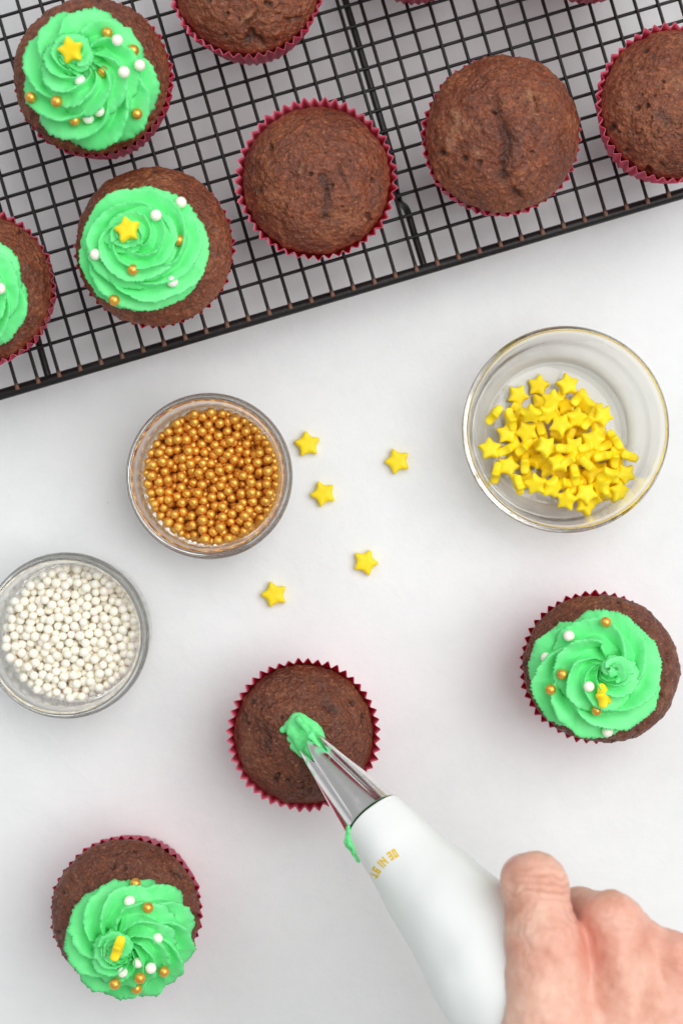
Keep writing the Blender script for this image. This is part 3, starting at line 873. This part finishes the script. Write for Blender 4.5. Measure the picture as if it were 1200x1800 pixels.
# ------------------------------------------------------------------ piping bag
TIP0, TIP1 = P(545, 1308, 0.0645), P(656, 1439, 0.0885)
RINGS = [(P(657, 1441, .0890), .0138), (P(663, 1448, .0902), .0140), (P(700, 1492, .099), .0158), (P(745, 1546, .1085), .0184), (P(826, 1642, .127), .0230), (P(905, 1745, .1425), .0264), (P(975, 1835, .1500), .0245), (P(1040, 1920, .1530), .0165), (P(1090, 1990, .156), .010)]
RINGS = [(p, r * (2283.0 / (0.62 - p.z)) / sc(p.z)) for p, r in RINGS]
AX = (RINGS[5][0] - RINGS[0][0]).normalized()
E_ = Vector((AX.y * -1, AX.x, 0)).normalized()          # sideways, horizontal
if E_.x < 0: E_ = -E_
B_ = AX.cross(E_).normalized()
if B_.z < 0: B_ = -B_
bag = thing('piping_bag', 'white piping bag with a steel star tip squeezing out green frosting', 'piping bag', TIP1)
def rel(p): return np.array(Vector(p) - TIP1)
def build_tip():
    d = (TIP1 - TIP0); L = d.length; d.normalize()
    e = np.array(E_); b = np.array(Vector(d).cross(E_).normalized()); b = b if b[2] > 0 else -b
    n, m, teeth = 168, 44, 6
    ps = np.linspace(0, 2 * PI, n, endpoint=False)
    ph = (teeth * (ps - PI / 2 + 0.12) / (2 * PI)) % 1.0
    notch = 1 - np.abs(ph - 0.5) * 2                     # 0 at a tooth point, 1 in a notch
    V, sm = [], []
    def lay(off):
        out, s_ = [], []
        for k in range(m):
            t = k / (m - 1)
            tt = 0.012 * 0 + t
            start = 0.0005 + 0.0115 * notch ** 1.3 * 0.95
            s = start + (L - start) * tt
            r = 0.0062 + (0.0136 - 0.0062) * (s / L) ** 0.95
            fl = (1 - s / L) ** 1.1
            r = r * (1 - 0.13 * fl * notch ** 1.5 - 0.03 * (notch > 0.9) * np.minimum(1, 1.6 * (1 - s / L) + .15)) + off
            pt = (np.array(rel(TIP0))[None] + s[:, None] * np.array(d)[None] + r[:, None] * (np.cos(ps)[:, None] * e + np.sin(ps)[:, None] * b))
            out.append(pt); 
            nz = noise(pt * 420, 3)
            s_.append(np.clip((0.0135 - s + 0.004 * nz) / 0.0018, 0, 1) * np.clip(0.35 + 1.4 * noise(pt * 300, 7), 0, 1))
        return np.concatenate(out), np.concatenate(s_)
    A, sa = lay(0.0); Bv, sb = lay(-0.0006)
    V = np.concatenate([A, Bv]); q = len(A)
    Fs = grid_faces(m, n).tolist() + (grid_faces(m, n, flip=True) + q).tolist()
    Fs += [[j, (j + 1) % n, q + (j + 1) % n, q + j][::-1] for j in range(n)]
    me = mesh_from('steel_tip', V, Fs, M_STEEL, attr={'smear': np.concatenate([sa, sb * 0 + .6])})
    o = put('steel_tip', me, bag)
    o['label'] = 'shiny steel star tip smeared with green frosting'
    # frosting inside the tip
    pts = [np.array(rel(TIP0 + d * s)) for s in np.linspace(0.001, 0.02, 10)]
    Vf, Ff = tube(pts, np.linspace(0.0046, 0.0062, 10), 24)
    put('frosting_core', mesh_from('frosting_core', Vf, Ff, M_FROST), bag)
build_tip()
def build_bag():
    cs = smooth_curve([(*rel(p), r) for p, r in RINGS], 9)
    n = 96; th = np.linspace(0, 2 * PI, n, endpoint=False); V = []
    T = np.gradient(cs[:, :3], axis=0); T /= np.linalg.norm(T, axis=1)[:, None]
    e = np.array(E_)
    rings = []
    for i, row in enumerate(cs):
        b = np.cross(T[i], e); b /= np.linalg.norm(b); b = b if b[2] > 0 else -b
        ee = np.cross(b, T[i]); ee = ee if ee @ e > 0 else -ee
        r = row[3] * (1 + 0.012 * np.sin(3 * th + i * .12) + 0.008 * np.sin(5 * th - i * .07))
        rings.append(row[:3] + r[:, None] * (np.cos(th)[:, None] * ee + np.sin(th)[:, None] * b))
    V = np.concatenate(rings); m = len(rings)
    dent = fbm(V * np.array([52, 52, 52]), 61, 2) * np.repeat(np.clip((np.arange(m) - 8) / 26, 0, 1), n)
    V = V + (V - np.repeat(cs[:, :3], n, 0)) / np.repeat(cs[:, 3], n)[:, None] * (0.0008 * dent)[:, None]
    # a cut edge with thickness at the tip
    inner = rings[0] * 1.0; ctr = cs[0, :3]
    inner = ctr + (inner - ctr) * 0.955
    deeper = ctr + (rings[6] - cs[6, :3]) * 0.90 + (cs[6, :3] - ctr)
    V = np.concatenate([V, inner, deeper])
    Fs = grid_faces(m, n).tolist()
    o1 = m * n; o2 = o1 + n
    Fs += [[j, o1 + j, o1 + (j + 1) % n, (j + 1) % n] for j in range(n)]
    Fs += [[o1 + j, o2 + j, o2 + (j + 1) % n, o1 + (j + 1) % n] for j in range(n)]
    Fs.append([(m - 1) * n + k for k in range(n)])
    put('bag_body', mesh_from('bag_body', V, Fs, M_BAG), bag)
    return V, Fs, cs
BV, BF, BCS = build_bag()
BAG_BVH = BVHTree.FromPolygons([tuple(v) for v in BV], [f for f in BF if len(f) < 9])
# printed size mark: flat lettering that follows the cloth
GLY = {'1': ['010', '110', '010', '010', '111'], '6': ['111', '100', '111', '101', '111'], 'I': ['1', '1', '1', '1', '1'],
       'N': ['1001', '1101', '1011', '1001', '1001'], '3': ['111', '001', '111', '001', '111'], '0': ['111', '101', '101', '101', '111'], ' ': ['0', '0', '0', '0', '0']}
def build_print():
    pathp = smooth_curve([(655, 1541), (664, 1526), (680, 1509), (697, 1498)], 12)
    seg = np.linalg.norm(np.diff(pathp, axis=0), axis=1); cum = np.r_[0, np.cumsum(seg)]
    cols = []
    for ch in '16 IN 30':
        g = GLY[ch]
        for k in range(len(g[0])): cols.append([g[r][k] == '1' for r in range(5)])
        cols.append([False] * 5)
    cols = cols[:-1]
    nC = len(cols); V, Fs = [], []
    org = Vector((0, 0, H)) - TIP1
    def pt(c, r):
        s = c / nC * cum[-1]
        x = np.interp(s, cum, pathp[:, 0]); y = np.interp(s, cum, pathp[:, 1])
        tx = np.interp(min(s + 2, cum[-1]), cum, pathp[:, 0]) - np.interp(max(s - 2, 0), cum, pathp[:, 0])
        ty = np.interp(min(s + 2, cum[-1]), cum, pathp[:, 1]) - np.interp(max(s - 2, 0), cum, pathp[:, 1])
        l = math.hypot(tx, ty); nx, ny = -ty / l, tx / l
        u, v = x + nx * (r - 2.5) * 3.1, y + ny * (r - 2.5) * 3.1
        d = (P(u, v, 0) - Vector((0, 0, H))).normalized()
        p, n, i, ds = BAG_BVH.ray_cast(org, d)
        if p is None: return None
        return p - d * 0.00012
    for c in range(nC):
        for r in range(5):
            if not cols[c][r]: continue
            q = [pt(c - .12, r - .12), pt(c + 1.12, r - .12), pt(c + 1.12, r + 1.12), pt(c - .12, r + 1.12)]
            if any(a is None for a in q): continue
            o = len(V); V += [tuple(a) for a in q]; Fs.append([o, o + 1, o + 2, o + 3])
    o = put('lettering', mesh_from('lettering', V, Fs, M_PRINT, smooth=False), bag)
    o['label'] = 'small yellow size print across the bag'
build_print()

# soft green blobs: at the mouth of the tip, and where frosting escapes at the collar
def blob(name, prims, parent, origin, h, k, amp, freq, seed, mat):
    pts = np.array([list(a) for (a, b, r1, r2) in prims] + [list(b) for (a, b, r1, r2) in prims])
    R = max(max(r1, r2) for (_, _, r1, r2) in prims) + 0.003
    lo, hi = pts.min(0) - R, pts.max(0) + R
    G = make_grid(lo, hi, h); f = None
    for (a, b, r1, r2) in prims:
        d = cone_sdf(G, a, b, r1, r2); f = d if f is None else smin(f, d, k)
    sh = f.shape; q = np.stack([g.reshape(-1) for g in G], -1).astype(float)
    f = f + (amp * fbm(q * freq, seed, 2)).reshape(sh)
    V, Q = surface_nets(f, lo, h)
    return put(name, mesh_from(name, V - np.array(origin), Q, mat), parent)
ckJ = CAKES['J']; rootJ = [s for s in SPEC if s['key'] == 'J'][0]['root']
ZJ = LINER_H - .0035 + .0178
pr = [(P(497, 1284, ZJ), P(522, 1266, ZJ + .003), .0015, .0032), (P(510, 1298, ZJ), P(528, 1272, ZJ + .004), .0018, .0028),
      (P(528, 1262, ZJ + .003), P(556, 1284, ZJ + .003), .0026, .0026), (P(556, 1284, ZJ + .003), P(566, 1302, ZJ + .003), .0026, .0016),
      (P(518, 1310, ZJ), P(534, 1326, ZJ + .001), .0022, .0018), (P(516, 1284, ZJ + .003), P(532, 1310, ZJ + .003), .0030, .0026),
      (P(525, 1264, ZJ + .0075), P(546, 1291, ZJ + .0125), .0015, .0016), (P(546, 1291, ZJ + .0125), P(562, 1314, ZJ + .0162), .0016, .0006),
      (P(535, 1300, ZJ + .001), P(548, 1310, ZJ + .003), .0050, .0040)]
blob('frosting', pr, rootJ, ckJ.c, 0.00035, 0.0011, 0.00045, 330, 77, M_FROST)
def collar(al, t, up=0.0):
    a = math.radians(al); return RINGS[0][0] + AX * t + (-E_ * math.cos(a) + B_ * math.sin(a)) * (RINGS[0][1] + 0.16 * max(t, 0) + up)
pr = [(collar(52, .000), collar(28, .0025), .0007, .0017), (collar(28, .0025), collar(10, .0015), .0017, .0017), (collar(16, .002), collar(8, .0095), .0014, .0008), (collar(34, .003), collar(26, .0085), .0013, .0006)]
blob('escaped_frosting', pr, bag, TIP1, 0.0003, 0.001, 0.0004, 700, 78, M_FROST)

# ------------------------------------------------------------------ the hand
def bag_pt(t, al, rf):
    """point beside the bag: t metres along its axis from the collar, angle al, finger radius rf"""
    c = RINGS[0][0] + AX * t
    dst = [(Vector(BCS[i, :3]) + TIP1 - c).length for i in range(len(BCS))]
    i = int(np.argmin(dst)); c = Vector(BCS[i, :3]) + TIP1
    a = math.radians(al)
    return c + (E_ * math.cos(a) + B_ * math.sin(a)) * (BCS[i, 3] + rf - 0.001)
def build_hand():
    m = 0.00105
    CMC, MCP, IP, TT = P(966, 1850, .172), P(950, 1655, .162), P(940, 1559, .155), P(926, 1547, .136)
    iM, iP, iD, iT = P(1076, 1626, .158), P(1016, 1606, .130), bag_pt(.078, -62, 8.5 * m), bag_pt(.080, -105, 8 * m)
    mM, mP, mD, mT = P(1190, 1704, .156), bag_pt(.102, -18, 10 * m), bag_pt(.100, -66, 9 * m), bag_pt(.099, -112, 8 * m)
    rM, rP, rD, rT = P(1285, 1768, .151), bag_pt(.121, -16, 9.5 * m), bag_pt(.119, -64, 8.5 * m), bag_pt(.117, -108, 8 * m)
    pM, pP, pD, pT = P(1350, 1862, .145), bag_pt(.137, -18, 8.5 * m), bag_pt(.135, -62, 8 * m), bag_pt(.133, -98, 7 * m)
    W1, W2 = P(1140, 2075, .178), P(1235, 2080, .170)
    A1, A2 = P(1235, 2560, .190), P(1335, 2560, .187)
    lo = np.array([0.040, -0.335, 0.075]); hi = np.array([0.200, -0.115, 0.215])
    h = 0.00088
    G = make_grid(lo, hi, h)
    def cone(a, b, r1, r2): return cone_sdf(G, a, b, r1 * m, r2 * m)
    def chain(pts, rs, k=3.0):
        f = None
        for a, b, r1, r2 in zip(pts[:-1], pts[1:], rs[:-1], rs[1:]):
            d = cone(a, b, r1, r2); f = d if f is None else smin(f, d, k * m)
        return f
    palm = None
    for (a, w, r1, r2) in ((iM, W1, 11, 16), (mM, W1.lerp(W2, .4), 11, 17), (rM, W1.lerp(W2, .7), 10.5, 16), (pM, W2, 9.5, 15)):
        d = cone(a, w, r1, r2); palm = d if palm is None else smin(palm, d, 7 * m)
    palm = smin(palm, cone(iM.lerp(W1, .25) - Vector((0, 0, .008)), rM.lerp(W2, .35) - Vector((0, 0, .008)), 11, 11), 7 * m)
    thumb = chain([CMC, MCP, IP, TT], [15.5, 12.6, 11.7, 9.4], 3.0)
    thumb = smin(thumb, cone(MCP + Vector((.004, .001, .003)), MCP + Vector((.006, -.008, .004)), 10.2, 10.4), 5 * m)   # bulge of the joint
    thumb = smin(thumb, cone(CMC, W1, 15.5, 19), 9 * m)
    body = smin(palm, thumb, 3.5 * m)
    body = smin(body, cone(P(1000, 1770, .150), P(1070, 1720, .145), 10.5, 10.5), 6 * m)               # web of the thumb
    for pts, rs in (((iM, iP, iD, iT), (11.2, 9.6, 8.6, 7.6)), ((mM, mP, mD, mT), (11.4, 10, 8.9, 7.8)), ((rM, rP, rD, rT), (10.8, 9.4, 8.4, 7.5)), ((pM, pP, pD, pT), (9.6, 8.4, 7.6, 6.8))):
        body = smin(body, chain(pts, rs, 2.0), 2.6 * m)
    body = smin(body, cone(iM + Vector((.004, -.004, -.004)), mM + Vector((-.003, .001, -.004)), 9.6, 9.6), 5 * m)
    body = smin(body, cone(mM + Vector((.004, -.003, -.004)), rM + Vector((-.003, .001, -.004)), 9.4, 9.4), 5 * m)
    for q, rr in ((iM, 7.5), (mM, 7.5), (rM, 7.2)):                                                      # knuckle heads
        body = smin(body, cone(q + Vector((0, .0035, .003)), q + Vector((-.001, .0045, .0035)), rr, rr), 4 * m)
    fore = smin(cone(W1, A1, 19, 26), cone(W2, A2, 16, 26), 12 * m)
    body = smin(body, cone(P(1000, 1800, .158), P(1120, 1960, .165), 14, 16), 9 * m)
    body = smin(body, cone(P(985, 1735, .155), P(1075, 1830, .160), 10, 14), 8 * m)
    body = smin(body, cone(P(1040, 1785, .155), P(1080, 1900, .162), 13.5, 17), 7 * m)
    for q, w, rr in ((iM, W1.lerp(W2, .15), 3.4), (mM, W1.lerp(W2, .5), 3.6), (rM, W1.lerp(W2, .8), 3.4)):   # tendons on the back
        o1, o2 = Vector((0, -.002, .0072)), Vector((0, 0, .0125))
        body = smin(body, cone(q + o1, w + o2, rr, rr), 4.5 * m)
    body = smin(body, fore, 9 * m)
    # keep a hair's breadth off the bag
    V, Q = surface_nets(body, lo, h)
    # relax a little
    nb = np.zeros((len(V), 3)); ct = np.zeros(len(V))
    E = np.concatenate([Q[:, [0, 1]], Q[:, [1, 2]], Q[:, [2, 3]], Q[:, [3, 0]]])
    for _ in range(2):
        s = np.stack([np.bincount(E[:, 0], V[E[:, 1], c], len(V)) + np.bincount(E[:, 1], V[E[:, 0], c], len(V)) for c in range(3)], -1)
        k = np.bincount(E[:, 0], minlength=len(V)) + np.bincount(E[:, 1], minlength=len(V))
        V = V * 0.5 + 0.5 * s / np.maximum(k, 1)[:, None]
    # normals
    n = np.cross(V[Q[:, 2]] - V[Q[:, 0]], V[Q[:, 3]] - V[Q[:, 1]])
    VN = np.stack([np.bincount(Q.reshape(-1), np.repeat(n[:, c], 4), len(V)) for c in range(3)], -1)
    VN /= np.linalg.norm(VN, axis=1)[:, None] + 1e-12
    def gauss(q, s): return np.exp(-(((V - np.array(q)) ** 2).sum(1)) / s ** 2)
    red = np.clip(0.04 + 0.9 * gauss(iM, .011) + 0.8 * gauss(mM, .012) + .75 * gauss(MCP + Vector((.012, -.002, .006)), .010) + .55 * gauss(IP, .012) + .5 * gauss(P(960, 1690, .16), .013) + .25 * fbm(V * 60, 5, 2), 0, 1)
    # creases across the thumb joint, folds down the web
    ax = np.array((IP - MCP).normalized()); sV = (V - np.array(IP)) @ ax
    wob = 0.0016 * noise(V * 220, 91)
    cr = np.zeros(len(V))
    for off, am in ((-.0065, .6), (-.0035, 1.0), (-.0008, .8), (.0022, .9), (.0055, .5)):
        cr = np.maximum(cr, am * np.exp(-((sV - off + wob) / .0007) ** 2) * gauss(IP + Vector((.002, 0, .008)), .0105))
    sid = (V - np.array(MCP)) @ np.array([1, .12, 0])
    for off in (-.0075, -.0052):
        cr = np.maximum(cr, .45 * np.exp(-((sid - off + 1.5 * wob) / .0006) ** 2) * gauss(MCP + Vector((-.006, .004, .008)), .015))
    dg = (V - np.array(MCP)) @ np.array([.80, .60, 0])          # slanting folds towards the web
    for off in (.0065, .0092, .0118, .0150):
        cr = np.maximum(cr, .55 * np.exp(-((dg - off + 1.7 * wob) / .0007) ** 2) * gauss(MCP + Vector((.009, .004, .004)), .010))
    dl = (V - np.array(IP)) @ np.array([.86, -.5, 0])
    for off in (-.0045, -.0015):
        cr = np.maximum(cr, .6 * np.exp(-((dl - off + 1.6 * wob) / .0007) ** 2) * gauss(IP + Vector((-.001, -.005, .009)), .009))
    for off in (-.012, -.017, -.023):
        cr = np.maximum(cr, .3 * np.exp(-((sV - off + 2 * wob) / .0007) ** 2) * gauss(MCP + Vector((-.004, .006, .010)), .012))
    for q in (iM, mM):
        dy = (V - np.array(q)) @ np.array([.25, 1, 0])
        for off in (0.0015, .0045, .007):
            cr = np.maximum(cr, .35 * np.exp(-((dy - off + wob) / .0006) ** 2) * gauss(q + Vector((0, .004, .009)), .008))
    V = V + VN * (0.00055 * fbm(V * 110, 6, 3) + 0.00018 * noise(V * 420, 8) - 0.00075 * cr)[:, None]
    org = np.array([0.11, -0.30, 0.10])
    root = bpy.data.objects.new('hand', mesh_from('hand', V - org, Q, M_SKIN, attr={'red': red, 'crease': np.clip(cr, 0, 1)}))
    C.objects.link(root); root.location = org
    tag(root, 'bare hand with bent thumb and rosy knuckles squeezing the white piping bag', 'hand')
    # thumbnail on the far side of the tip
    tdir = (TT - IP).normalized(); side = Vector((-.55, .62, -.1)).normalized()
    side = (side - tdir * side.dot(tdir)).normalized(); ac = tdir.cross(side)
    nv = []; nn, mmn = 9, 9
    for i in range(nn):
        for j in range(mmn):
            a = (j / (mmn - 1) - .5) * 1.9; s = -.007 + .0135 * i / (nn - 1)
            q = TT + tdir * s + (side * math.cos(a) + ac * math.sin(a)) * (.0096 + .0001 * (i > 6))
            nv.append(q - Vector(org))
    Vn = np.array(nv); ctr = np.array(TT - Vector(org))
    dirs = Vn - ctr; 
    V2 = np.concatenate([Vn, Vn - 0.0006 * dirs / np.linalg.norm(dirs, axis=1)[:, None]])
    Fs = grid_faces(nn, mmn, closed=False).tolist() + (grid_faces(nn, mmn, closed=False, flip=True) + nn * mmn).tolist()
    put('thumbnail', mesh_from('thumbnail', V2, Fs, M_NAIL), root)
build_hand()
for s in SPEC:
    if 'k' in s['root']: del s['root']['k']
